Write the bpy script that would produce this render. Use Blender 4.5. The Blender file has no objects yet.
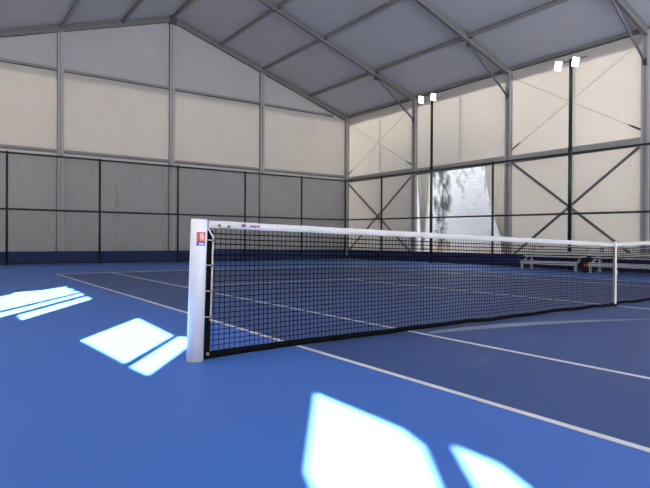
import bpy, bmesh, math, random
from mathutils import Vector, Matrix
random.seed(7)
S = bpy.context.scene
COL = S.collection

# ------------------------------------------------------------------ camera
CAM = (-8.0509, -4.0641, 0.9290)
YAW, PITCH, ROLL, FPX = 0.616565, -0.006640, 0.005493, 547.974
f = Vector((math.sin(YAW) * math.cos(PITCH), math.cos(YAW) * math.cos(PITCH), math.sin(PITCH)))
r0 = Vector((math.cos(YAW), -math.sin(YAW), 0.0))
u0 = r0.cross(f)
r = r0 * math.cos(ROLL) + u0 * math.sin(ROLL)
u = -r0 * math.sin(ROLL) + u0 * math.cos(ROLL)
cd = bpy.data.cameras.new('camera')
cd.sensor_width = 36.0
cd.lens = FPX * 36.0 / 650.0
cd.clip_start = 0.05
cam = bpy.data.objects.new('camera', cd)
COL.objects.link(cam)
cam.matrix_world = Matrix(((r.x, u.x, -f.x, CAM[0]), (r.y, u.y, -f.y, CAM[1]), (r.z, u.z, -f.z, CAM[2]), (0, 0, 0, 1)))
S.camera = cam

# ------------------------------------------------------------------ sky, sun, exposure
SKY = 3.6
SUN = 84.0
SUN_DIR = Vector((0.817, 1.12, -1.0)).normalized()
w = bpy.data.worlds.new('sky')
S.world = w
w.use_nodes = True
nt = w.node_tree
bg = nt.nodes['Background']
geo = nt.nodes.new('ShaderNodeTexCoord')
sep = nt.nodes.new('ShaderNodeSeparateXYZ')
nt.links.new(geo.outputs['Generated'], sep.inputs[0])
ramp = nt.nodes.new('ShaderNodeValToRGB')
ramp.color_ramp.elements[0].position = 0.0
ramp.color_ramp.elements[0].color = (1.0, 0.98, 0.95, 1)
ramp.color_ramp.elements[1].position = 0.8
ramp.color_ramp.elements[1].color = (0.80, 0.88, 1.0, 1)
nt.links.new(sep.outputs['Z'], ramp.inputs[0])
nt.links.new(ramp.outputs[0], bg.inputs[0])
bg.inputs[1].default_value = SKY
sl = bpy.data.lights.new('sun', 'SUN')
sl.energy = SUN
sl.angle = math.radians(0.53)
sl.color = (1.0, 0.965, 0.91)
so = bpy.data.objects.new('sun', sl)
COL.objects.link(so)
so.rotation_euler = SUN_DIR.to_track_quat('-Z', 'Y').to_euler()
S.view_settings.view_transform = 'Standard'
S.view_settings.look = 'None'
S.view_settings.gamma = 1.0
S.view_settings.use_curve_mapping = False
S.view_settings.exposure = -0.09


# ------------------------------------------------------------------ materials
def new_mat(name):
    m = bpy.data.materials.new(name)
    m.use_nodes = True
    return m, m.node_tree.nodes, m.node_tree.links


def add_noise(n, l, scale, detail=4.0, coord='Object', stretch=None, distortion=0.0):
    tc = n.new('ShaderNodeTexCoord')
    tx = n.new('ShaderNodeTexNoise')
    tx.inputs['Scale'].default_value = scale
    tx.inputs['Detail'].default_value = detail
    tx.inputs['Distortion'].default_value = distortion
    if stretch:
        mp = n.new('ShaderNodeMapping')
        mp.inputs['Scale'].default_value = stretch
        l.new(tc.outputs[coord], mp.inputs[0])
        l.new(mp.outputs[0], tx.inputs['Vector'])
    else:
        l.new(tc.outputs[coord], tx.inputs['Vector'])
    return tx


def solid(name, col, rough=0.5, metal=0.0, var=0.06, scale=12.0, bump=0.0, spec=0.5):
    m, n, l = new_mat(name)
    b = n['Principled BSDF']
    b.inputs['Roughness'].default_value = rough
    b.inputs['Metallic'].default_value = metal
    b.inputs['Specular IOR Level'].default_value = spec
    tx = add_noise(n, l, scale)
    mix = n.new('ShaderNodeMix')
    mix.data_type = 'RGBA'
    mix.inputs[6].default_value = tuple(c * (1 - var) for c in col) + (1,)
    mix.inputs[7].default_value = tuple(min(1, c * (1 + var)) for c in col) + (1,)
    l.new(tx.outputs['Fac'], mix.inputs[0])
    l.new(mix.outputs[2], b.inputs['Base Color'])
    if bump:
        bp = n.new('ShaderNodeBump')
        bp.inputs['Strength'].default_value = bump
        bp.inputs['Distance'].default_value = 0.01
        l.new(tx.outputs['Fac'], bp.inputs['Height'])
        l.new(bp.outputs[0], b.inputs['Normal'])
    return m


def cloth(name, col, trans, tcol=None, wr_scale=1.2, wr=0.15, stretch=(1, 1, 0.35)):
    """thin coated fabric: reflects with `col`, lets the share `trans` of the light through"""
    m, n, l = new_mat(name)
    n.remove(n['Principled BSDF'])
    out = n['Material Output']
    d = n.new('ShaderNodeBsdfDiffuse')
    t = n.new('ShaderNodeBsdfTranslucent')
    tx = add_noise(n, l, wr_scale, 6.0, stretch=stretch, distortion=0.6)
    mix = n.new('ShaderNodeMix')
    mix.data_type = 'RGBA'
    mix.inputs[6].default_value = tuple(c * 0.95 for c in col) + (1,)
    mix.inputs[7].default_value = tuple(min(1, c * 1.05) for c in col) + (1,)
    l.new(tx.outputs['Fac'], mix.inputs[0])
    l.new(mix.outputs[2], d.inputs[0])
    t.inputs[0].default_value = tuple(tcol or col) + (1,)
    bp = n.new('ShaderNodeBump')
    bp.inputs['Strength'].default_value = wr
    bp.inputs['Distance'].default_value = 0.25
    l.new(tx.outputs['Fac'], bp.inputs['Height'])
    l.new(bp.outputs[0], d.inputs['Normal'])
    ms = n.new('ShaderNodeMixShader')
    ms.inputs[0].default_value = trans
    l.new(d.outputs[0], ms.inputs[1])
    l.new(t.outputs[0], ms.inputs[2])
    l.new(ms.outputs[0], out.inputs[0])
    return m


def court_paint(name, col, scuff):
    m, n, l = new_mat(name)
    b = n['Principled BSDF']
    tx = add_noise(n, l, 0.55, 8.0)
    fine = add_noise(n, l, 60.0, 3.0)
    mix = n.new('ShaderNodeMix')
    mix.data_type = 'RGBA'
    mix.inputs[6].default_value = tuple(c * 0.92 for c in col) + (1,)
    mix.inputs[7].default_value = tuple(c * 1.08 for c in col) + (1,)
    l.new(tx.outputs['Fac'], mix.inputs[0])
    # worn, dusty scuffs of the acrylic paint
    sc = add_noise(n, l, 1.4, 9.0, stretch=(0.5, 1.7, 1), distortion=1.2)
    rp = n.new('ShaderNodeValToRGB')
    rp.color_ramp.elements[0].position = 0.62
    rp.color_ramp.elements[0].color = (0, 0, 0, 1)
    rp.color_ramp.elements[1].position = 0.85
    rp.color_ramp.elements[1].color = (1, 1, 1, 1)
    l.new(sc.outputs['Fac'], rp.inputs[0])
    ml = n.new('ShaderNodeMath')
    ml.operation = 'MULTIPLY'
    ml.inputs[1].default_value = scuff
    l.new(rp.outputs[0], ml.inputs[0])
    mx2 = n.new('ShaderNodeMix')
    mx2.data_type = 'RGBA'
    mx2.inputs[7].default_value = (0.32, 0.36, 0.42, 1)
    l.new(ml.outputs[0], mx2.inputs[0])
    l.new(mix.outputs[2], mx2.inputs[6])
    l.new(mx2.outputs[2], b.inputs['Base Color'])
    b.inputs['Roughness'].default_value = 0.5
    b.inputs['Specular IOR Level'].default_value = 0.25
    bp = n.new('ShaderNodeBump')
    bp.inputs['Strength'].default_value = 0.12
    bp.inputs['Distance'].default_value = 0.004
    l.new(fine.outputs['Fac'], bp.inputs['Height'])
    l.new(bp.outputs[0], b.inputs['Normal'])
    return m


def emit(name, col, strength):
    m, n, l = new_mat(name)
    n.remove(n['Principled BSDF'])
    e = n.new('ShaderNodeEmission')
    e.inputs[0].default_value = col + (1,)
    e.inputs[1].default_value = strength
    l.new(e.outputs[0], n['Material Output'].inputs[0])
    return m


M = {}
M['blue'] = court_paint('outer court blue acrylic', (0.066, 0.185, 0.58), 0.10)
M['navy'] = court_paint('inner court navy acrylic', (0.048, 0.100, 0.275), 0.22)
M['line'] = solid('white line paint', (0.88, 0.87, 0.82), 0.55, var=0.05, scale=6)
M['pale_streak'] = solid('pale grey blue streak', (0.30, 0.34, 0.43), 0.6, var=0.35, scale=3)
M['wall'] = cloth('cream tent wall cloth', (0.78, 0.74, 0.67), 0.135, (0.86, 0.78, 0.66), 2.0, 0.10)
M['wall_dim'] = cloth('cream tent wall cloth, dimmed', (0.70, 0.67, 0.61), 0.039, (0.86, 0.78, 0.66), 2.0, 0.10)  # darker wall cloth copy passing less daylight, set to dim the hall
M['gable'] = cloth('cream gable wall cloth, dimmed', (0.70, 0.66, 0.60), 0.048, (0.86, 0.78, 0.66), 2.0, 0.12)  # wall cloth copy, darker and less translucent so the gable looks shadier
M['upper'] = cloth('grey gable triangle cloth', (0.54, 0.54, 0.535), 0.016, (0.7, 0.7, 0.74), 2.0, 0.12)
M['liner'] = cloth('grey lower liner cloth', (0.43, 0.425, 0.41), 0.026, (0.7, 0.7, 0.68), 2.6, 0.55, (1, 1, 0.7))
M['roof'] = cloth('blackout roof cloth', (0.43, 0.435, 0.445), 0.002, (0.7, 0.75, 0.9), 0.8, 0.10, (1, 1, 1))
M['seam'] = solid('cloth seam tape', (0.50, 0.48, 0.44), 0.8)
M['hem'] = solid('white cloth hem', (0.78, 0.76, 0.70), 0.7)
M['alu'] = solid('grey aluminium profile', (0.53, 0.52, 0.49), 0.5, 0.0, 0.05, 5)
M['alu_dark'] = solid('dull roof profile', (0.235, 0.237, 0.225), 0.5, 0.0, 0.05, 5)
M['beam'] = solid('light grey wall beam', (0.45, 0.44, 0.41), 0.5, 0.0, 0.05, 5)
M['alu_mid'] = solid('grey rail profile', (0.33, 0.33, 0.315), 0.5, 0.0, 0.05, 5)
M['alu_edge'] = solid('dark keder groove', (0.09, 0.09, 0.088), 0.6)
M['galv'] = solid('galvanised brace tube', (0.17, 0.18, 0.21), 0.4, 0.4, 0.1, 9)
M['bar'] = solid('flat grey brace bar', (0.22, 0.22, 0.21), 0.5, 0.3)
M['cable'] = solid('steel cable', (0.55, 0.53, 0.48), 0.5, 0.0)
M['fence'] = solid('dark green fence paint', (0.012, 0.026, 0.023), 0.45, 0.0, 0.15)
M['link'] = solid('dark green coated wire', (0.035, 0.045, 0.042), 0.5, spec=0.15)
M['kick'] = solid('navy kick strip', (0.016, 0.030, 0.135), 0.7, var=0.12, scale=2)
M['pole'] = solid('dark green mast paint', (0.006, 0.03, 0.022), 0.4)
M['lamp'] = emit('lit floodlight lens', (1.0, 0.99, 0.94), 14.0)
M['housing'] = solid('grey lamp housing', (0.35, 0.36, 0.36), 0.5, 0.3)
M['post'] = solid('white powder coated post', (0.92, 0.90, 0.82), 0.35, 0.0, 0.02, 4)
M['net'] = solid('black net cord', (0.006, 0.006, 0.008), 0.8, spec=0.06)
M['tape'] = solid('white net headband canvas', (0.74, 0.72, 0.68), 0.8, var=0.20, scale=40, bump=0.35)
M['strap'] = solid('white centre strap webbing', (0.80, 0.78, 0.70), 0.7, var=0.08, scale=60)
M['bandblack'] = solid('black canvas band', (0.006, 0.006, 0.007), 0.8, spec=0.06)
M['brass'] = solid('brass eyelet', (0.30, 0.25, 0.14), 0.45, 0.5)
M['red'] = solid('red sticker ink', (0.72, 0.085, 0.04), 0.5)
M['royal'] = solid('blue sticker ink', (0.03, 0.07, 0.40), 0.5)
M['white'] = solid('white ink', (0.85, 0.85, 0.85), 0.5)
M['maroon'] = solid('dark red ink', (0.32, 0.05, 0.06), 0.5)
M['greyink'] = solid('grey ink', (0.28, 0.27, 0.25), 0.5)
M['silver'] = solid('bench aluminium', (0.66, 0.66, 0.66), 0.4, 0.15, 0.08)
M['black'] = solid('black plastic', (0.013, 0.013, 0.014), 0.5)
M['ground'] = solid('pale concrete ground', (0.36, 0.34, 0.31), 0.9, var=0.2, scale=1)
M['curtain'] = cloth('cream curtain cloth', (0.76, 0.72, 0.64), 0.16, (0.88, 0.82, 0.70), 3.0, 0.2, (3, 3, 0.2))


def brick_material():
    m, n, l = new_mat('whitewashed brick with dark mould')
    b = n['Principled BSDF']
    tc = n.new('ShaderNodeTexCoord')
    mp = n.new('ShaderNodeMapping')
    mp.inputs['Rotation'].default_value = (math.radians(90), 0, math.radians(90))
    l.new(tc.outputs['Object'], mp.inputs[0])
    sx = n.new('ShaderNodeSeparateXYZ')
    l.new(tc.outputs['Object'], sx.inputs[0])
    cb = n.new('ShaderNodeCombineXYZ')
    l.new(sx.outputs['Y'], cb.inputs['X'])
    l.new(sx.outputs['Z'], cb.inputs['Y'])
    br = n.new('ShaderNodeTexBrick')
    br.inputs['Scale'].default_value = 1.0
    br.inputs['Brick Width'].default_value = 0.46
    br.inputs['Row Height'].default_value = 0.16
    br.inputs['Mortar Size'].default_value = 0.012
    br.inputs['Color1'].default_value = (0.80, 0.85, 0.93, 1)
    br.inputs['Color2'].default_value = (0.74, 0.79, 0.88, 1)
    br.inputs['Mortar'].default_value = (0.66, 0.68, 0.72, 1)
    l.new(cb.outputs[0], br.inputs['Vector'])
    # mould streaks: a band running down the wall broken up by noise, plus a stain under the coping
    nz = add_noise(n, l, 3.4, 10.0, stretch=(1, 1, 0.6))
    bandpos = n.new('ShaderNodeMath'); bandpos.operation = 'SUBTRACT'; bandpos.inputs[1].default_value = 14.55
    l.new(sx.outputs['Y'], bandpos.inputs[0])
    ab = n.new('ShaderNodeMath'); ab.operation = 'ABSOLUTE'
    l.new(bandpos.outputs[0], ab.inputs[0])
    mr = n.new('ShaderNodeMapRange')
    mr.inputs['From Min'].default_value = 0.0
    mr.inputs['From Max'].default_value = 1.0
    mr.inputs['To Min'].default_value = 0.24
    mr.inputs['To Max'].default_value = -0.06
    l.new(ab.outputs[0], mr.inputs['Value'])
    mz = n.new('ShaderNodeMapRange')
    mz.inputs['From Min'].default_value = 1.0
    mz.inputs['From Max'].default_value = 4.6
    mz.inputs['To Min'].default_value = -0.05
    mz.inputs['To Max'].default_value = 0.07
    l.new(sx.outputs['Z'], mz.inputs['Value'])
    a1 = n.new('ShaderNodeMath'); a1.operation = 'ADD'
    l.new(mr.outputs[0], a1.inputs[0]); l.new(mz.outputs[0], a1.inputs[1])
    a2 = n.new('ShaderNodeMath'); a2.operation = 'ADD'
    l.new(a1.outputs[0], a2.inputs[0]); l.new(nz.outputs['Fac'], a2.inputs[1])
    rp = n.new('ShaderNodeValToRGB')
    rp.color_ramp.elements[0].position = 0.54
    rp.color_ramp.elements[0].color = (0, 0, 0, 1)
    rp.color_ramp.elements[1].position = 0.78
    rp.color_ramp.elements[1].color = (1, 1, 1, 1)
    l.new(a2.outputs[0], rp.inputs[0])
    mx = n.new('ShaderNodeMix'); mx.data_type = 'RGBA'
    mx.inputs[7].default_value = (0.09, 0.095, 0.11, 1)
    l.new(rp.outputs[0], mx.inputs[0])
    l.new(br.outputs['Color'], mx.inputs[6])
    # bare brown brick low down
    low = n.new('ShaderNodeMapRange')
    low.inputs['From Min'].default_value = 0.55
    low.inputs['From Max'].default_value = 1.05
    low.inputs['To Min'].default_value = 0.75
    low.inputs['To Max'].default_value = 0.0
    l.new(sx.outputs['Z'], low.inputs['Value'])
    n2 = add_noise(n, l, 1.5, 4.0)
    gt = n.new('ShaderNodeMath'); gt.operation = 'MULTIPLY'
    l.new(low.outputs[0], gt.inputs[0]); l.new(n2.outputs['Fac'], gt.inputs[1])
    mx2 = n.new('ShaderNodeMix'); mx2.data_type = 'RGBA'
    mx2.inputs[7].default_value = (0.62, 0.36, 0.16, 1)
    l.new(gt.outputs[0], mx2.inputs[0])
    l.new(mx.outputs[2], mx2.inputs[6])
    l.new(mx2.outputs[2], b.inputs['Base Color'])
    b.inputs['Roughness'].default_value = 0.9
    return m


M['brick'] = brick_material()


# ------------------------------------------------------------------ mesh helpers
class MB:
    def __init__(self, *mats):
        self.v, self.f, self.mi = [], [], []
        self.mats = list(mats)
        self.smooth = set()

    def face(self, pts, mat=0):
        b = len(self.v)
        self.v += [tuple(p) for p in pts]
        self.f.append(list(range(b, b + len(pts))))
        self.mi.append(mat)

    def box(self, lo, hi, mat=0):
        x0, y0, z0 = lo
        x1, y1, z1 = hi
        b = len(self.v)
        self.v += [(x0, y0, z0), (x1, y0, z0), (x1, y1, z0), (x0, y1, z0), (x0, y0, z1), (x1, y0, z1), (x1, y1, z1), (x0, y1, z1)]
        for q in ((0, 3, 2, 1), (4, 5, 6, 7), (0, 1, 5, 4), (1, 2, 6, 5), (2, 3, 7, 6), (3, 0, 4, 7)):
            self.f.append([b + i for i in q])
            self.mi.append(mat)

    def beam(self, a, c, wid, hgt, up=(0, 0, 1), mat=0):
        """rectangular bar from a to c; hgt along `up`, wid across"""
        a, c = Vector(a), Vector(c)
        d = (c - a).normalized()
        s = d.cross(Vector(up)).normalized()
        t = s.cross(d).normalized()
        b = len(self.v)
        for p in (a, c):
            for i, j in ((-1, -1), (1, -1), (1, 1), (-1, 1)):
                self.v.append(tuple(p + s * (i * wid / 2) + t * (j * hgt / 2)))
        for q in ((0, 1, 2, 3), (7, 6, 5, 4), (0, 4, 5, 1), (1, 5, 6, 2), (2, 6, 7, 3), (3, 7, 4, 0)):
            self.f.append([b + i for i in q])
            self.mi.append(mat)

    def tube(self, pts, rad, n=8, mat=0, cap=True):
        pts = [Vector(p) for p in pts]
        rings = []
        for i, p in enumerate(pts):
            d = (pts[min(i + 1, len(pts) - 1)] - pts[max(i - 1, 0)]).normalized()
            ref = Vector((0, 0, 1)) if abs(d.z) < 0.9 else Vector((1, 0, 0))
            s = d.cross(ref).normalized()
            t = s.cross(d).normalized()
            b = len(self.v)
            rr = rad[i] if isinstance(rad, (list, tuple)) else rad
            for k in range(n):
                an = 2 * math.pi * k / n
                self.v.append(tuple(p + s * (rr * math.cos(an)) + t * (rr * math.sin(an))))
            rings.append(b)
        for b0, b1 in zip(rings, rings[1:]):
            for k in range(n):
                self.f.append([b0 + k, b0 + (k + 1) % n, b1 + (k + 1) % n, b1 + k])
                self.mi.append(mat)
                if n > 5:
                    self.smooth.add(len(self.f) - 1)
        if cap:
            self.f.append([rings[0] + k for k in range(n)][::-1])
            self.mi.append(mat)
            self.f.append([rings[-1] + k for k in range(n)])
            self.mi.append(mat)

    def build(self, name, parent=None, bevel=0.0):
        me = bpy.data.meshes.new(name)
        me.from_pydata(self.v, [], self.f)
        for m in self.mats:
            me.materials.append(m)
        me.polygons.foreach_set('material_index', self.mi)
        me.polygons.foreach_set('use_smooth', [i in self.smooth for i in range(len(self.f))])
        bm = bmesh.new()
        bm.from_mesh(me)
        bmesh.ops.recalc_face_normals(bm, faces=bm.faces)
        bm.to_mesh(me)
        bm.free()
        me.update()
        o = bpy.data.objects.new(name, me)
        COL.objects.link(o)
        if parent:
            o.parent = parent
            o.matrix_parent_inverse = Matrix.Translation(-Vector(parent.location))
        if bevel:
            md = o.modifiers.new('bevel', 'BEVEL')
            md.width = bevel
            md.segments = 2
            md.limit_method = 'ANGLE'
        return o


def tag(o, label, cat, group=None):
    o['label'] = label
    o['category'] = cat
    if group:
        o['group'] = group
    return o


def thing(name, label, cat, loc=(0, 0, 0), group=None):
    o = bpy.data.objects.new(name, None)
    o.empty_display_size = 0.2
    COL.objects.link(o)
    o.location = loc
    return tag(o, label, cat, group)


def struct(o):
    o['kind'] = 'structure'
    return o


# ------------------------------------------------------------------ dimensions of the hall
XL, XR, YB, YF = -9.50, 9.86, 19.27, -12.0
XC = 0.25
EAVE, RIDGE = 7.53, 10.60
BAYS = [19.12, 14.04, 8.99, 4.02, -1.0, -6.05, -11.1]
SLOPE = (RIDGE - EAVE) / (XR - XC)


def roof_z(x):
    return RIDGE - abs(x - XC) * SLOPE


# ------------------------------------------------------------------ structure: ground, floor, walls, ceiling
g = MB(M['ground'])
g.face([(-60, -60, -0.03), (60, -60, -0.03), (60, 60, -0.03), (-60, 60, -0.03)])
struct(g.build('ground'))

fl = MB(M['blue'], M['navy'], M['line'], M['pale_streak'])
fl.box((XL - 0.05, YF, -0.03), (XR + 0.05, YB + 0.05, 0.0), 0)
fl.box((-5.485, -11.885, -0.01), (5.485, 11.885, 0.0015), 1)


def line(x0, y0, x1, y1):
    fl.box((x0, y0, -0.005), (x1, y1, 0.003), 2)


LW = 0.05
for sx in (-1, 1):
    line(min(sx * 5.485, sx * 5.485 - sx * LW), -11.885, max(sx * 5.485, sx * 5.485 - sx * LW), 11.885)
    line(min(sx * 4.115, sx * 4.115 - sx * LW), -11.885 + LW, max(sx * 4.115, sx * 4.115 - sx * LW), 11.885 - 0.1)
line(-5.485 + LW, 11.785, 5.485 - LW, 11.885)
line(-5.485 + LW, -11.885, 5.485 - LW, -11.785)
for sy in (-1, 1):
    line(-4.115 + LW, sy * 6.40 - LW / 2, 4.115 - LW, sy * 6.40 + LW / 2)
line(-LW / 2, -6.40 + LW / 2, LW / 2, 6.40 - LW / 2)
# a pale streak beside the net on the inner court
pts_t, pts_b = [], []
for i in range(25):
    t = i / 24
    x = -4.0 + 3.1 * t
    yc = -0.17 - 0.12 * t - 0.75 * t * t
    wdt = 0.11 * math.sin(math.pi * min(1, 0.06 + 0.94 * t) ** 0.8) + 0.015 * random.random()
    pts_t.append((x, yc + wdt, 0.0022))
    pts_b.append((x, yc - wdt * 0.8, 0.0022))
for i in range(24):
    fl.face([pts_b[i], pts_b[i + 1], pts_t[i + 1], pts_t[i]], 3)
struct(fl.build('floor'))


def strip(mb, y0, y1, z0, z1, x, mat, n=1):
    mb.face([(x, y0, z0), (x, y1, z0), (x, y1, z1), (x, y0, z1)], mat)


# right wall: cream cloth, open in the second bay, roof valance lapping over its top
OY0, OY1, OZ0, OZ1 = 9.10, 13.92, 0.0, 4.10
wr = MB(M['wall'], M['wall'], M['hem'], M['upper'])
strip(wr, OY1, YB, 0, EAVE, XR, 0)
strip(wr, OY0, OY1, OZ1, EAVE, XR, 0)
strip(wr, YF, OY0, 0, EAVE, XR, 0)
strip(wr, YF, YB, EAVE - 0.50, EAVE + 0.02, XR + 0.03, 3)
for y in (16.55, 11.45, 6.42, 1.4):
    z0 = 4.1 if OY0 < y < OY1 else 0.0
    strip(wr, y - 0.04, y + 0.04, z0, EAVE - 0.47, XR + 0.015, 1)
wr.box((XR - 0.02, OY0, 4.03), (XR - 0.005, OY1, 4.10), 2)
struct(wr.build('wall_right'))

# far gable wall
wb = MB(M['gable'], M['upper'], M['liner'], M['seam'], M['hem'])
wb.face([(XL, YB, 4.3), (XR, YB, 4.3), (XR, YB, EAVE), (XL, YB, EAVE)], 0)
wb.face([(XL, YB, EAVE), (XR, YB, EAVE), (XC, YB, RIDGE)], 1)
wb.face([(XL, YB + 0.03, EAVE - 0.38), (XR, YB + 0.03, EAVE - 0.38), (XR, YB + 0.03, EAVE), (XL, YB + 0.03, EAVE)], 1)
wb.face([(XL, YB, 0), (XR, YB, 0), (XR, YB, 4.3), (XL, YB, 4.3)], 2)
for x in (-6.7, -2.0, 2.4, 7.2):
    wb.face([(x - 0.03, YB + 0.015, 0.4), (x + 0.03, YB + 0.015, 0.4), (x + 0.03, YB + 0.015, EAVE - 0.4), (x - 0.03, YB + 0.015, EAVE - 0.4)], 0)
wb.box((XL, YB - 0.02, 4.13), (XR, YB - 0.006, 4.24), 4)
struct(wb.build('wall_back'))


# near end wall behind the camera: grey cloth with an added opening sized for fill daylight
wf = MB(M['upper'])
wf.face([(XL, YF, 4.2), (XR, YF, 4.2), (XR, YF, EAVE), (XL, YF, EAVE)])
wf.face([(XL, YF, EAVE), (XR, YF, EAVE), (XC, YF, RIDGE)])
wf.face([(XL, YF, 0), (-8.8, YF, 0), (-8.8, YF, 4.2), (XL, YF, 4.2)])
wf.face([(8.8, YF, 0), (XR, YF, 0), (XR, YF, 4.2), (8.8, YF, 4.2)])
struct(wf.build('wall_front'))

# left wall: dimmed copy of the cloth with high vent openings that let the sun in
def on_wall(x, y):
    t = (x - XL) / 0.817
    return (y - 1.12 * t, t)


holes = []
for poly in (
        [(-6.17, -1.32), (-6.18, -2.08), (-6.25, -2.30), (-6.92, -3.20), (-6.93, -2.95), (-6.92, -2.42), (-6.84, -2.23)],
        [(-6.14, -2.38), (-6.14, -2.62), (-6.23, -2.83), (-6.45, -3.25), (-6.85, -3.62), (-6.88, -3.38)],
        [(-6.12, 2.47), (-6.19, 1.10), (-6.90, 0.14), (-6.97, 1.33)],
        [(-6.16, 1.02), (-6.11, 0.94), (-6.18, 0.62), (-6.87, -0.32), (-6.90, 0.00)],
        [(-5.98, 7.62), (-6.06, 7.18), (-5.98, 6.95), (-6.06, 6.62), (-6.00, 6.24), (-7.40, 4.08), (-7.85, 3.6), (-7.9, 5.1), (-7.05, 6.35), (-6.95, 6.75), (-6.5, 6.95)],
        [(-6.02, 6.02), (-6.05, 5.68), (-7.25, 3.72), (-7.65, 3.1), (-7.75, 3.45), (-7.42, 3.84)],
        [(-6.06, 5.42), (-6.10, 4.93), (-7.26, 3.02), (-7.25, 3.50)],
):
    holes.append([on_wall(*p) for p in poly])
bm = bmesh.new()
edges = []


def loop(pts):
    vs = [bm.verts.new((XL, y, z)) for y, z in pts]
    for i in range(len(vs)):
        edges.append(bm.edges.new((vs[i], vs[(i + 1) % len(vs)])))


loop([(YF, 0), (YB, 0), (YB, EAVE), (YF, EAVE)])
for h in holes:
    loop(h)
bmesh.ops.triangle_fill(bm, use_beauty=True, use_dissolve=False, edges=edges)
me = bpy.data.meshes.new('wall_left')
bm.to_mesh(me)
bm.free()
me.materials.append(M['wall_dim'])
o = bpy.data.objects.new('wall_left', me)
COL.objects.link(o)
struct(o)

ce = MB(M['roof'])
ov = 0.12
for a, b in zip([YB + 0.06] + BAYS[1:], BAYS[1:] + [YF]):
    ce.face([(XC, a, RIDGE), (XR + ov, a, roof_z(XR + ov)), (XR + ov, b, roof_z(XR + ov)), (XC, b, RIDGE)])
    ce.face([(XC, a, RIDGE), (XL - ov, a, roof_z(XL - ov)), (XL - ov, b, roof_z(XL - ov)), (XC, b, RIDGE)])
struct(ce.build('ceiling'))

# whitewashed wall outside the opening
bw = MB(M['brick'])
bw.box((12.2, 9.6, -0.03), (12.5, 17.6, 4.75))
bw.box((12.12, 9.5, 4.75), (12.58, 17.7, 4.85))
tag(bw.build('brick_wall'), 'whitewashed brick wall with dark stains outside, seen through the curtain opening', 'wall')

# ------------------------------------------------------------------ aluminium frame
frame_names = ['at the far gable wall, meeting the far right corner',
               'left of the curtain opening, second from the far corner',
               'right of the curtain opening, third from the far corner',
               'at the right edge of the picture, nearest the camera']


def roof_beam(mb, xa, xb, y, drop, wid, hgt, mat=0):
    mb.beam((xa, y, roof_z(xa) - drop), (xb, y, roof_z(xb) - drop), wid, hgt, (0, 0, 1), mat)


for i, y in enumerate(BAYS[:4]):
    root = thing('portal_frame', 'grey aluminium roof frame and column ' + frame_names[i], 'tent frame',
                 (XC, y, 0), 'aluminium portal frames')
    hg = 0.26 if i else 0.24
    for side, xe in ((1, XR), (-1, XL)):
        c = MB(M['alu'], M['alu_edge'])
        xo = xe - side * 0.09
        c.box((min(xo - 0.08, xo + 0.08), y - 0.12, 0), (max(xo - 0.08, xo + 0.08), y + 0.12, EAVE - 0.1), 0)
        for dy in (-0.125, 0.125):
            c.box((xo - 0.012, y + dy - 0.004, 0.02), (xo + 0.012, y + dy + 0.004, EAVE - 0.12), 1)
        c.box((xo - 0.086, y - 0.03, 0.02), (xo - 0.08, y - 0.018, EAVE - 0.12), 1)
        c.box((xo - 0.086, y + 0.018, 0.02), (xo - 0.08, y + 0.03, EAVE - 0.12), 1)
        c.box((xo - 0.15, y - 0.18, 0), (xo + 0.08, y + 0.18, 0.02), 0)
        c.build('column', root)
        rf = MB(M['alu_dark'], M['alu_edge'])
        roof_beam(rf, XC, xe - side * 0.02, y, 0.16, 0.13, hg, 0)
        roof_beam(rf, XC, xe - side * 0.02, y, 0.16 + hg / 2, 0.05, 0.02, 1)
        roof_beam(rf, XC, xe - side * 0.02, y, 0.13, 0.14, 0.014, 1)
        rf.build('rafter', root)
        if i:
            kb = MB(M['galv'], M['alu_edge'])
            xa = XC + side * 7.2
            kb.tube([(xa, y, roof_z(xa) - 0.30), (xo - side * 0.09, y, 6.45)], 0.04, 10)
            kb.box((xa - 0.09, y - 0.05, roof_z(xa) - 0.42), (xa + 0.09, y + 0.05, roof_z(xa) - 0.24), 1)
            kb.box((xo - side * 0.1 - 0.04, y - 0.05, 6.36), (xo - side * 0.1 + 0.04, y + 0.05, 6.56), 1)
            kb.build('knee_brace', root)
    pl = MB(M['alu_edge'])
    pl.box((XC - 0.16, y - 0.075, RIDGE - 0.40), (XC + 0.16, y + 0.075, RIDGE - 0.06))
    pl.build('ridge_plate', root)

for x, lab in ((-4.15, 'grey aluminium gable column at the left, nearest the left picture edge'),
               (XC, 'grey aluminium gable column under the roof ridge'),
               (4.67, 'grey aluminium gable column between ridge column and far right corner')):
    c = MB(M['alu'], M['alu_edge'])
    zt = roof_z(x) - 0.24
    c.box((x - 0.11, YB - 0.18, 0), (x + 0.11, YB - 0.02, zt), 0)
    for dx in (-0.116, 0.116):
        c.box((x + dx - 0.006, YB - 0.12, 0.02), (x + dx + 0.006, YB - 0.09, zt), 1)
    c.box((x - 0.02, YB - 0.186, 0.02), (x - 0.008, YB - 0.18, zt), 1)
    c.box((x - 0.16, YB - 0.24, 0), (x + 0.16, YB - 0.02, 0.02), 0)
    tag(c.build('gable_column'), lab, 'column', 'gable wall columns')

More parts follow.
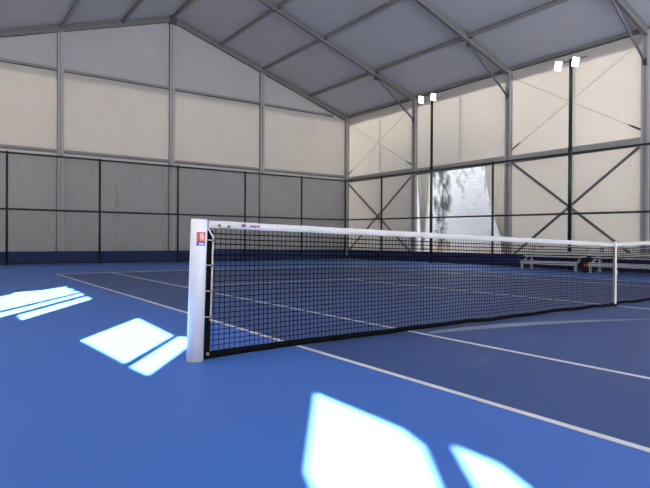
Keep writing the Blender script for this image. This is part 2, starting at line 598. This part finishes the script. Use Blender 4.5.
for z, h, lab in ((7.47, 0.10, 'upper horizontal grey rail across the far gable wall at eave height'),
                  (4.33, 0.10, 'lower horizontal grey rail across the far gable wall above the fence')):
    c = MB(M['alu_mid'], M['alu_edge'])
    xe = 8.85 if z > 6 else 9.55
    c.box((max(XC - xe, XL + 0.28), YB - 0.13, z - h / 2), (XC + xe - 0.2, YB - 0.04, z + h / 2), 0)
    c.box((max(XC - xe, XL + 0.28), YB - 0.132, z - h / 2 - 0.012), (XC + xe - 0.2, YB - 0.04, z - h / 2), 1)
    tag(c.build('gable_rail'), lab, 'rail', 'gable wall rails')

side_labels = ['grey rivetted wall beam between the far right corner and the next column',
               'grey rivetted wall beam directly above the curtain opening',
               'grey rivetted wall beam behind the nearest floodlight mast',
               'grey rivetted wall beam at the right picture edge, past the nearest column']
for i in range(4):
    ya, yb = BAYS[i + 1] + 0.13, BAYS[i] - 0.13
    dz = (0.0, -0.06, -0.09, -0.09)[i]
    c = MB(M['beam'], M['alu_edge'])
    c.box((XR - 0.13, ya, 4.02 + dz), (XR - 0.03, yb, 4.27 + dz), 0)
    c.box((XR - 0.145, ya, 4.0 + dz), (XR - 0.03, yb, 4.025 + dz), 1)
    k = int((yb - ya) / 0.33)
    for j in range(1, k):
        yy = ya + (yb - ya) * j / k
        c.tube([(XR - 0.128, yy, 4.15 + dz), (XR - 0.142, yy, 4.15 + dz)], 0.017, 6, 1)
    tag(c.build('wall_beam'), side_labels[i], 'beam', 'side wall beams')

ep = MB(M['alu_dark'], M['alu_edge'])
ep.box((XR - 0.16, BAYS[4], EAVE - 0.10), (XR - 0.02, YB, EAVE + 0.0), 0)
ep.box((XR - 0.165, BAYS[4], EAVE - 0.118), (XR - 0.02, YB, EAVE - 0.10), 1)
y = BAYS[4] + 0.3
while y < YB:
    ep.tube([(XR - 0.16, y, EAVE - 0.05), (XR - 0.175, y, EAVE - 0.05)], 0.018, 6, 1)
    y += 0.42
tag(ep.build('eave_beam'), 'dark grey beam running along the top of the right wall under the roof edge', 'beam')

for x, lab in ((XC, 'roof purlin running along the ridge'),
               (2.48, 'roof purlin on the right slope, first below the ridge'),
               (4.67, 'roof purlin on the right slope, second below the ridge'),
               (7.36, 'roof purlin on the right slope, lowest one, next to the right wall'),
               (-1.85, 'roof purlin on the left slope, first below the ridge'),
               (-4.10, 'roof purlin on the left slope, second below the ridge'),
               (-6.90, 'roof purlin on the left slope, lowest one')):
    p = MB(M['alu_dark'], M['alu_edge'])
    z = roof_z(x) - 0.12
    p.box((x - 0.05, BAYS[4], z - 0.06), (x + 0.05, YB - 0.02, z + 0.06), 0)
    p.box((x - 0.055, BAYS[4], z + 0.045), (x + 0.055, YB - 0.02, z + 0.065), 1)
    for yy in BAYS[1:4]:
        p.box((x - 0.03, yy - 0.26, z - 0.10), (x + 0.03, yy + 0.26, z - 0.04), 1)
    tag(p.build('roof_purlin'), 'grey ' + lab, 'purlin', 'roof purlins')

for ia, lab in ((0, 'in the far right corner bay'), (2, 'behind the nearest floodlight mast')):
    ya, yb = BAYS[ia + 1], BAYS[ia]
    root = thing('cable_cross_brace', 'thin steel cable cross high on the right wall ' + lab, 'cable brace', (XR - 0.1, (ya + yb) / 2, 5.8), 'cable crosses')
    for (y0, z0, y1, z1) in ((ya + 0.16, 4.42, yb - 0.16, 7.12), (ya + 0.16, 7.12, yb - 0.16, 4.42)):
        c = MB(M['cable'], M['alu_edge'])
        a, b = Vector((XR - 0.10, y0, z0)), Vector((XR - 0.10, y1, z1))
        c.tube([a, b], 0.009, 6)
        lo, hi = (a, b) if z0 < z1 else (b, a)
        d = (hi - lo).normalized()
        c.tube([lo, lo + d * 0.25, lo + d * 0.45], [0.03, 0.03, 0.009], 8, 1)
        c.build('cable', root)
    root = thing('bar_cross_brace', 'wide flat grey bar cross low on the right wall ' + lab, 'cross brace', (XR - 0.1, (ya + yb) / 2, 2.2), 'bar crosses')
    for (y0, z0, y1, z1) in ((ya + 0.16, 0.35, yb - 0.16, 3.9), (ya + 0.16, 3.9, yb - 0.16, 0.35)):
        c = MB(M['bar'], M['alu_edge'])
        off = 0.07 if z0 < z1 else 0.11
        c.beam((XR - off, y0, z0), (XR - off, y1, z1), 0.03, 0.085, (0, 0, 1))
        c.build('bar', root)

# ------------------------------------------------------------------ curtains in the opening


def curtain(name, label, yt0, yt1, yb0, yb1, folds):
    """gathered cloth hanging from the wall beam: (top from yt0 to yt1) drawn in to (yb0..yb1)"""
    mb = MB(M['curtain'])
    nu, nv = 64, 24
    for j in range(nv + 1):
        v = j / nv
        z = 4.08 - v * 3.62
        s = min(1.0, v / 0.82) ** 1.9
        a = yt0 + (yb0 - yt0) * s
        b = yt1 + (yb1 - yt1) * s
        for i in range(nu + 1):
            t = i / nu
            amp = 0.035 + 0.035 * s
            x = XR - 0.07 + amp * math.sin(t * folds * 2 * math.pi + 0.9 * math.sin(v * 2.3)) + 0.012 * math.sin(t * 23 + v * 5)
            mb.v.append((x, a + (b - a) * t, z))
    for j in range(nv):
        for i in range(nu):
            k = j * (nu + 1) + i
            mb.f.append([k, k + 1, k + nu + 2, k + nu + 1])
            mb.mi.append(0)
            mb.smooth.add(len(mb.f) - 1)
    o = mb.build(name)
    return tag(o, label, 'curtain', 'opening curtains')


curtain('curtain', 'cream cloth curtain drawn to the left side of the wall opening', 13.86, 13.10, 13.60, 13.35, 4)
curtain('curtain', 'cream cloth curtain drawn to the right side of the wall opening', 10.12, 9.12, 9.30, 9.12, 6)

# ------------------------------------------------------------------ fence
FX, FY, FH = 9.0, 18.2, 4.0
FARX = [-9.0, -6.03, -2.92, 0.18, 3.30, 6.33]
RIGY = [15.42, 12.24, 9.11, 6.03, 2.95, -0.15]


def chain_link(mb, p0, p1, z0, z1, pitch, rad):
    """diagonal wires of a chain link panel, clipped to its rectangle"""
    p0, p1 = Vector((p0[0], p0[1], 0)), Vector((p1[0], p1[1], 0))
    L = (p1 - p0).length
    d = (p1 - p0).normalized()
    nrm = Vector((-d.y, d.x, 0))
    H = z1 - z0
    n = int((L + H) / pitch)
    for s in (1, -1):
        for k in range(1, n):
            c = k * pitch
            # line  a + b = c  (s=1)   or   a + (H-b) = c (s=-1), 0<=a<=L, 0<=b<=H
            a0, a1 = max(0, c - H), min(L, c)
            if a1 - a0 < 0.01:
                continue
            b0, b1 = c - a0, c - a1
            if s < 0:
                b0, b1 = H - b0, H - b1
            q0 = p0 + d * a0 + Vector((0, 0, z0 + b0)) + nrm * (rad * s)
            q1 = p0 + d * a1 + Vector((0, 0, z0 + b1)) + nrm * (rad * s)
            mb.tube([q0, q1], rad, 3, 0, cap=False)


def fence(label, p0, p1, posts, loc, out, fall=0.0):
    def drop(y):
        return -fall * (FY - y)

    root = thing('chain_link_fence', label, 'fence', loc, 'court fences')
    for q in posts:
        fh = FH + drop(q[1])
        m = MB(M['fence'])
        m.tube([(q[0], q[1], 0), (q[0], q[1], fh)], 0.040, 10)
        m.tube([(q[0], q[1], fh), (q[0], q[1], fh + 0.03)], [0.04, 0.02], 10)
        m.tube([(q[0], q[1], 0), (q[0], q[1], 0.012)], 0.075, 12)
        m.build('fence_post', root)
    for name, z, rr in (('top_rail', FH - 0.03, 0.035), ('middle_rail', 1.98, 0.034), ('bottom_rail', 0.06, 0.042)):
        m = MB(M['fence'])
        k = 0.0 if name == 'bottom_rail' else 1.0
        m.tube([(p0[0], p0[1], z + k * drop(p0[1])), (p1[0], p1[1], z + k * drop(p1[1]))], rr, 8)
        m.build(name, root)
    m = MB(M['link'])
    chain_link(m, p0, p1, 0.06, FH - 0.03, 0.095, 0.0011)
    if fall:
        m.v = [(x, y, z + drop(y) * max(0.0, (z - 0.06) / FH)) for x, y, z in m.v]
    m.build('wire_mesh', root)
    m = MB(M['kick'])
    ox, oy = out
    lo = (min(p0[0], p1[0]) + ox * 0.05, min(p0[1], p1[1]) + oy * 0.05, 0.02)
    hi = (max(p0[0], p1[0]) + ox * 0.065, max(p0[1], p1[1]) + oy * 0.065, 0.47)
    m.box(lo, hi)
    m.build('kick_strip', root)
    return root


fence('dark green chain link fence with navy kick strip along the far gable wall', (-9.3, FY), (FX, FY),
      [(x, FY) for x in FARX] + [(FX, FY)], (0, FY, 0), (0, 1))
fence('dark green chain link fence with navy kick strip along the right wall', (FX, FY - 0.12), (FX, -2.0),
      [(FX, y) for y in RIGY], (FX, 9, 0), (1, 0), 0.0105)

# ------------------------------------------------------------------ floodlight masts
MX = FX - 0.175
for y, heads, lab in ((12.08, ((12.55, 6.90), (11.85, 6.86)), 'tall dark green floodlight mast with two lit lamps beside the curtain opening'),
                      (5.93, ((6.28, 6.71), (5.68, 6.70)), 'tall dark green floodlight mast with two lit lamps right of the curtain opening')):
    root = thing('floodlight_mast', lab, 'floodlight', (MX, y, 0), 'floodlight masts')
    m = MB(M['pole'])
    zt = 6.88
    m.tube([(MX, y, 0), (MX, y, zt)], [0.062, 0.055], 14)
    m.tube([(MX, y, 0), (MX, y, 0.015)], 0.085, 14)
    for k in range(2):
        m.tube([(MX, y, 3.90 - k * 1.97), (MX, y, 4.02 - k * 1.97)], 0.072, 12)
    m.build('pole', root)
    m = MB(M['housing'])
    m.beam((MX, min(h[0] for h in heads) - 0.30, zt - 0.05), (MX, max(h[0] for h in heads) + 0.1, zt - 0.05), 0.05, 0.05)
    m.build('crossarm', root)
    for hy, hz in heads:
        c = Vector((MX - 0.16, hy, hz))
        n = Vector((-0.80, -0.28, -0.53)).normalized()
        side = Vector((0, -0.25, 1)).cross(n).normalized()
        upv = n.cross(side).normalized()
        h = MB(M['housing'])
        h.beam(c - n * 0.09, c - n * 0.004, 0.215, 0.31, upv)
        for k in range(5):
            h.beam(c - n * 0.13 + side * (-0.09 + 0.045 * k), c - n * 0.09 + side * (-0.09 + 0.045 * k), 0.012, 0.24, upv)
        h.beam(c - n * 0.09, Vector((MX, hy, zt - 0.05)), 0.03, 0.03)
        ho = h.build('lamp_head', root)
        lm = MB(M['lamp'])
        lm.beam(c - n * 0.004, c + n * 0.006, 0.19, 0.28, upv)
        lm.build('lens', ho)

# ------------------------------------------------------------------ tennis net
NX0, NX1 = -6.345, 6.325


def net_top(x):
    a = abs(x) / 6.33
    return 0.914 + 0.164 * a + 0.003 * math.sin(math.pi * min(1, a))


def net_bot(x):
    a = abs(x) / 6.33
    return 0.034 + 0.004 * math.sin(x * 3.1) + 0.006 * math.sin(x * 7.3) * (1 - a)


def net_y(x, z):
    a = math.sin(math.pi * min(1.0, abs(x) / 6.33))
    v = z / 1.0
    return -0.08 * min(1.0, max(0.0, (-x - 4.6) / 1.7)) + 0.05 * a * math.sin(math.pi * min(1, max(0, v))) * math.sin(x * 0.9 + 0.4) * 0.6


net = thing('tennis_net', 'black tennis net with white headband stretched across the blue court', 'tennis net', (0, 0, 0))
m = MB(M['net'])
nv = 288
xs = [NX0 + 0.03 + (NX1 - NX0 - 0.06) * i / nv for i in range(nv + 1)]
R = 0.0028
for x in xs:
    zt, zb = net_top(x) - 0.05, net_bot(x) + 0.02
    jx = 0.003 * random.uniform(-1, 1)
    pts = []
    for k in range(7):
        z = zb + (zt - zb) * k / 6
        sk = -0.028 * (1 - k / 6) * max(0.0, 1 - (x - NX0) / 0.3)
        pts.append((x + sk + jx * math.sin(math.pi * k / 6), net_y(x, z), z))
    m.tube(pts, R, 4, 0, cap=False)
nh = 23
for k in range(1, nh):
    pts = []
    for x in xs[::3]:
        zt, zb = net_top(x) - 0.06, net_bot(x) + 0.03
        z = zb + (zt - zb) * k / nh + 0.002 * math.sin(x * 5 + k)
        pts.append((x, net_y(x, z) + R, z))
    m.tube(pts, R, 4, 0, cap=False)
    if k > nh - 6:                                   # doubled rows under the headband
        m.tube([(p[0], p[1] + 2 * R, p[2] + 0.004) for p in pts], R, 4, 0, cap=False)
m.build('netting', net)


def band(name, mat, x0, x1, zf0, zf1, th, step=0.08, wob=0.0):
    mb = MB(mat)
    n = max(2, int((x1 - x0) / step))
    b = []
    for i in range(n + 1):
        x = x0 + (x1 - x0) * i / n
        j = wob * (math.sin(x * 9.0) + math.sin(x * 23.0) * 0.6)
        z0, z1 = zf0(x) + j * 0.4, zf1(x) + j * 0.4
        yc = net_y(x, (z0 + z1) / 2)
        zm = (z0 + z1) / 2
        ring = [(x, yc - th * 0.5, z1 - 0.004), (x, yc - th - j * 0.3, zm), (x, yc - th * 0.8, z0), (x, yc + th * 0.8, z0), (x, yc + th, zm), (x, yc + th * 0.5, z1 - 0.004), (x, yc, z1)]
        b.append(len(mb.v))
        mb.v += ring
    for a, c in zip(b, b[1:]):
        for k in range(7):
            mb.f.append([a + k, a + (k + 1) % 7, c + (k + 1) % 7, c + k])
            mb.mi.append(0)
            mb.smooth.add(len(mb.f) - 1)
    mb.f.append([b[0] + k for k in range(7)])
    mb.mi.append(0)
    mb.f.append([b[-1] + k for k in range(7)][::-1])
    mb.mi.append(0)
    return mb.build(name, net)


hb = band('headband', M['tape'], NX0 + 0.01, NX1 - 0.01, lambda x: net_top(x) - 0.057, net_top, 0.007, 0.05, 0.003)
hb['label'] = 'white canvas headband'
band('bottom_band', M['bandblack'], NX0 - 0.022, NX1 - 0.02, lambda x: net_bot(x) - 0.024, lambda x: net_bot(x) + 0.018 + 0.016 * (abs(x) / 6.33) ** 2, 0.008, 0.06, 0.003)
for sx in (-1, 1):
    mb = MB(M['bandblack'])
    xo = -0.022 if sx < 0 else 0.0
    xa = sx * 6.318 + xo
    ye = -0.08 if sx < 0 else 0.0
    xl = -0.028 if sx < 0 else 0.0                       # the near post leans, its end band follows it
    xm = xa - sx * 0.0225
    mb.beam((xm + xl, ye, 0.02), (xm, ye, 1.0), 0.045, 0.012, (0, 1, 0))
    mb.build('side_band', net)
    mb = MB(M['tape'])
    xd = sx * 6.278 + xo
    mb.tube([(xd + xl * 0.7, ye - 0.012, 0.30), (xd, ye - 0.012, 0.96)], 0.0065, 8)
    mb.build('dowel', net)
    for z in (0.925, 0.73, 0.53, 0.33):
        mb = MB(M['brass'], M['tape'])
        xz = xd + xl * (1 - z)
        mb.tube([(xz - 0.012, ye - 0.02, z - 0.006), (xz + 0.014, ye - 0.02, z + 0.004)], 0.008, 8)
        mb.tube([(xz, ye - 0.012, z), (sx * 6.340 + xo + xl * (1 - z), ye - 0.01, z + 0.004)], 0.004, 6, 1)
        mb.build('lacing_tie', net)
    mb = MB(M['tape'])
    mb.tube([(sx * 6.318 + xo, ye - 0.008, 1.02), (sx * 6.30 + xo, ye - 0.014, 0.985), (xd - sx * 0.004, ye - 0.016, 0.94)], 0.007, 6)
    mb.build('headcord', net)
    mb = MB(M['brass'])
    mb.tube([(sx * 6.29 + xo + xl, ye - 0.014, 0.045), (sx * 6.29 + xo + xl, ye - 0.004, 0.045)], 0.013, 10)
    mb.build('eyelet', net)
# eyelets and printed marks on the headband, near the near post
for x, dz in ((-6.245, 0.0), (-6.165, -0.004)):
    mb = MB(M['brass'], M['black'])
    z = net_top(x) - 0.036 + dz
    mb.tube([(x, -0.0915, z), (x, -0.0855, z)], 0.014, 12)
    mb.tube([(x, -0.0925, z), (x, -0.0860, z)], 0.006, 10, 1)
    mb.build('eyelet', hb)


def flat_poly(mb, pts, y, mat):
    mb.box  # noqa
    b = len(mb.v)
    n = len(pts)
    mb.v += [(p[0], y, p[1]) for p in pts] + [(p[0], y + 0.003, p[1]) for p in pts]
    mb.f.append([b + i for i in range(n)]); mb.mi.append(mat)
    mb.f.append([b + n + i for i in range(n)][::-1]); mb.mi.append(mat)
    for i in range(n):
        j = (i + 1) % n
        mb.f.append([b + i, b + j, b + n + j, b + n + i]); mb.mi.append(mat)


mk = MB(M['red'], M['royal'], M['white'])
cx, cz = -6.035, net_top(-6.035) - 0.026
up_ = [(cx + 0.021 * math.cos(a), cz + 0.012 * math.sin(a) + 0.002) for a in [math.pi * k / 10 for k in range(11)]]
dn_ = [(cx + 0.021 * math.cos(a), cz + 0.016 * math.sin(a) + 0.002) for a in [math.pi + math.pi * k / 10 for k in range(11)]]
flat_poly(mk, up_, -0.0900, 0)
flat_poly(mk, dn_, -0.0900, 1)
o = mk.build('emblem', hb)
o['label'] = 'small red and blue emblem'
mk = MB(M['maroon'])
x, zc = -5.985, None
for ch in range(4):                                    # four blocky dark red letters too small to read
    xx = -5.975 + ch * 0.022
    zc = net_top(xx) - 0.030
    s = 0.0085
    flat_poly(mk, [(xx, zc - s), (xx + 0.006, zc - s), (xx + 0.006, zc + s), (xx, zc + s)], -0.0900, 0)
    if ch != 1:
        flat_poly(mk, [(xx + 0.006, zc + s - 0.006), (xx + 0.016, zc + s - 0.006), (xx + 0.016, zc + s), (xx + 0.006, zc + s)], -0.0900, 0)
    if ch != 2:
        flat_poly(mk, [(xx + 0.006, zc - 0.003), (xx + 0.015, zc - 0.003), (xx + 0.015, zc + 0.003), (xx + 0.006, zc + 0.003)], -0.0900, 0)
    if ch in (1, 3):
        flat_poly(mk, [(xx + 0.006, zc - s), (xx + 0.016, zc - s), (xx + 0.016, zc - s + 0.006), (xx + 0.006, zc - s + 0.006)], -0.0900, 0)
o = mk.build('printed_lettering', hb)
o['label'] = 'dark red lettering'

# centre strap
st = thing('centre_strap', 'white vertical strap holding the middle of the net down', 'strap', (0, 0, 0))
m = MB(M['strap'])
m.box((-0.027, -0.016, 0.03), (0.027, -0.012, 0.935))
m.box((-0.027, 0.012, 0.03), (0.027, 0.016, 0.935))
m.box((-0.027, -0.016, 0.93), (0.027, 0.016, 0.936))
m.build('webbing', st)
m = MB(M['silver'])
m.box((-0.033, -0.022, 0.46), (0.033, -0.016, 0.475))
m.box((-0.033, -0.022, 0.505), (0.033, -0.016, 0.52))
m.box((-0.033, -0.022, 0.46), (-0.028, -0.016, 0.52))
m.box((0.028, -0.022, 0.46), (0.033, -0.016, 0.52))
m.build('buckle', st)
m = MB(M['bandblack'])
m.tube([(0, 0, 0.0), (0, 0, 0.012)], 0.045, 12)
m.tube([(0, 0, 0.01), (0, 0, 0.05)], 0.014, 8)
m.build('floor_anchor', st)

# net posts
for sx, lab in ((-1, 'thick white round post with red and blue sticker at the near end of the net'),
                (1, 'thick white round net post at the far end of the net')):
    px = -6.442 if sx < 0 else 6.405
    py = -0.08 if sx < 0 else 0.0
    root = thing('net_post', lab, 'net post', (px, py, 0), 'net posts')
    lean = 0.033 if sx < 0 else 0.0
    m = MB(M['post'])
    n = 32
    prof = [(0.0628, 0.0), (0.0628, 1.074), (0.060, 1.083), (0.053, 1.087)]
    m.tube([(px + lean * (z / 1.07), py, z) for _, z in prof], [q for q, _ in prof], n)
    m.build('tube', root)
    m = MB(M['greyink'])
    m.tube([(px, py, 0), (px, py, 0.006)], 0.068, n)
    m.build('floor_sleeve', root)
    if sx < 0:
        # curved sticker on the side of the post that faces the near left of the hall
        ac = math.atan2(-4.0, -1.64) + 0.30
        da = 0.068 / 2 / 0.0636

        def patch(a0, a1, z0, z1, mat, rr):
            mb = MB(mat)
            k = 8
            for z in (z0, z1):
                for q in range(k + 1):
                    an = a0 + (a1 - a0) * q / k
                    cxx = px + lean * (z / 1.07)
                    mb.v.append((cxx + rr * math.cos(an), py + rr * math.sin(an), z))
            for q in range(k):
                mb.f.append([q, q + 1, k + 1 + q + 1, k + 1 + q])
                mb.mi.append(0)
                mb.smooth.add(q)
            return mb

        stk = patch(ac - da, ac + da, 0.911, 0.986, M['red'], 0.0636).build('sticker', root)
        stk['label'] = 'red and blue sticker'
        patch(ac - da, ac + da, 0.884, 0.911, M['royal'], 0.0636).build('blue_strip', stk)
        mb = MB(M['white'])
        parts = [(-0.10, 0.30, 0.970, 0.975), (-0.16, -0.08, 0.942, 0.974), (0.10, 0.18, 0.942, 0.970), (-0.10, 0.30, 0.956, 0.961),
                 (-0.16, 0.30, 0.940, 0.945), (0.24, 0.32, 0.930, 0.956), (-0.12, 0.30, 0.925, 0.930)]
        glyph = MB(M['white'])
        for a0, a1, z0, z1 in parts:
            q = patch(ac + a0, ac + a1, z0, z1, M['white'], 0.0642)
            b = len(glyph.v)
            glyph.v += q.v
            glyph.f += [[b + i for i in ff] for ff in q.f]
            glyph.mi += q.mi
        glyph.build('white_symbol', stk)
        wl = patch(ac - 0.28, ac + 0.34, 0.892, 0.903, M['white'], 0.0642)
        wl.build('white_lettering', stk)

# ------------------------------------------------------------------ bleacher benches by the right fence


def bleacher(label, y0, y1, reds):
    root = thing('bleacher', label, 'bench', (8.2, (y0 + y1) / 2, 0), 'silver bleachers')
    for name, x0, x1, z0, z1 in (('foot_plank', 7.86, 8.02, 0.26, 0.31), ('seat_plank', 8.04, 8.26, 0.43, 0.47),
                                 ('foot_plank', 8.28, 8.42, 0.57, 0.61), ('seat_plank', 8.44, 8.66, 0.74, 0.78)):
        m = MB(M['silver'])
        xm = (x0 + x1) / 2
        m.box((x0, y0, z0), (xm - 0.005, y1, z1))
        m.box((xm + 0.005, y0, z0), (x1, y1, z1))
        m.build(name, root, 0.004)
    for x, z0, z1 in ((7.855, 0.19, 0.30), (8.27, 0.50, 0.58), (8.67, 0.84, 0.92)):
        m = MB(M['silver'])
        m.box((x - 0.012, y0, z0), (x + 0.012, y1, z1))
        m.build('back_rail' if z1 > 0.9 else 'riser_board', root)
    for yy in (y0 + 0.04, y1 - 0.04):
        for xx, zt in ((7.92, 0.27), (8.44, 0.74)):
            m = MB(M['silver'])
            m.box((xx - 0.03, yy - 0.035, 0), (xx + 0.03, yy + 0.035, zt))
            m.box((xx - 0.05, yy - 0.045, 0), (xx + 0.05, yy + 0.045, 0.012))
            m.build('leg', root)
        m = MB(M['silver'])
        m.beam((7.95, yy, 0.24), (8.64, yy, 0.72), 0.05, 0.05)
        m.build('stringer', root)
        m = MB(M['silver'])
        m.beam((8.62, yy, 0.74), (8.66, yy, 0.92), 0.04, 0.03, (1, 0, 0))
        m.build('back_support', root)
    for yy in reds:
        m = MB(M['red'])
        m.box((8.430, yy - 0.09, 0.73), (8.44, yy + 0.09, 0.78))
        o = m.build('badge', root)
        o['label'] = 'small red badge'
    return root


bleacher('low silver aluminium bleacher left of the black box, behind the net', 5.14, 7.10, (6.70,))
bleacher('low silver aluminium bleacher right of the black box, at the right picture edge', 2.78, 4.76, (4.32,))
bn = thing('storage_box', 'small black box with a red mark between the two silver bleachers', 'box', (8.2, 4.965, 0))
m = MB(M['black'])
m.box((8.0, 4.85, 0.0), (8.40, 5.08, 0.40))
m.build('body', bn, 0.02)
m = MB(M['black'])
m.box((7.98, 4.835, 0.40), (8.42, 5.095, 0.44))
m.build('lid', bn, 0.015)
m = MB(M['red'])
m.box((7.99, 4.88, 0.16), (8.0, 4.95, 0.26))
o = m.build('mark', bn)
o['label'] = 'red mark'
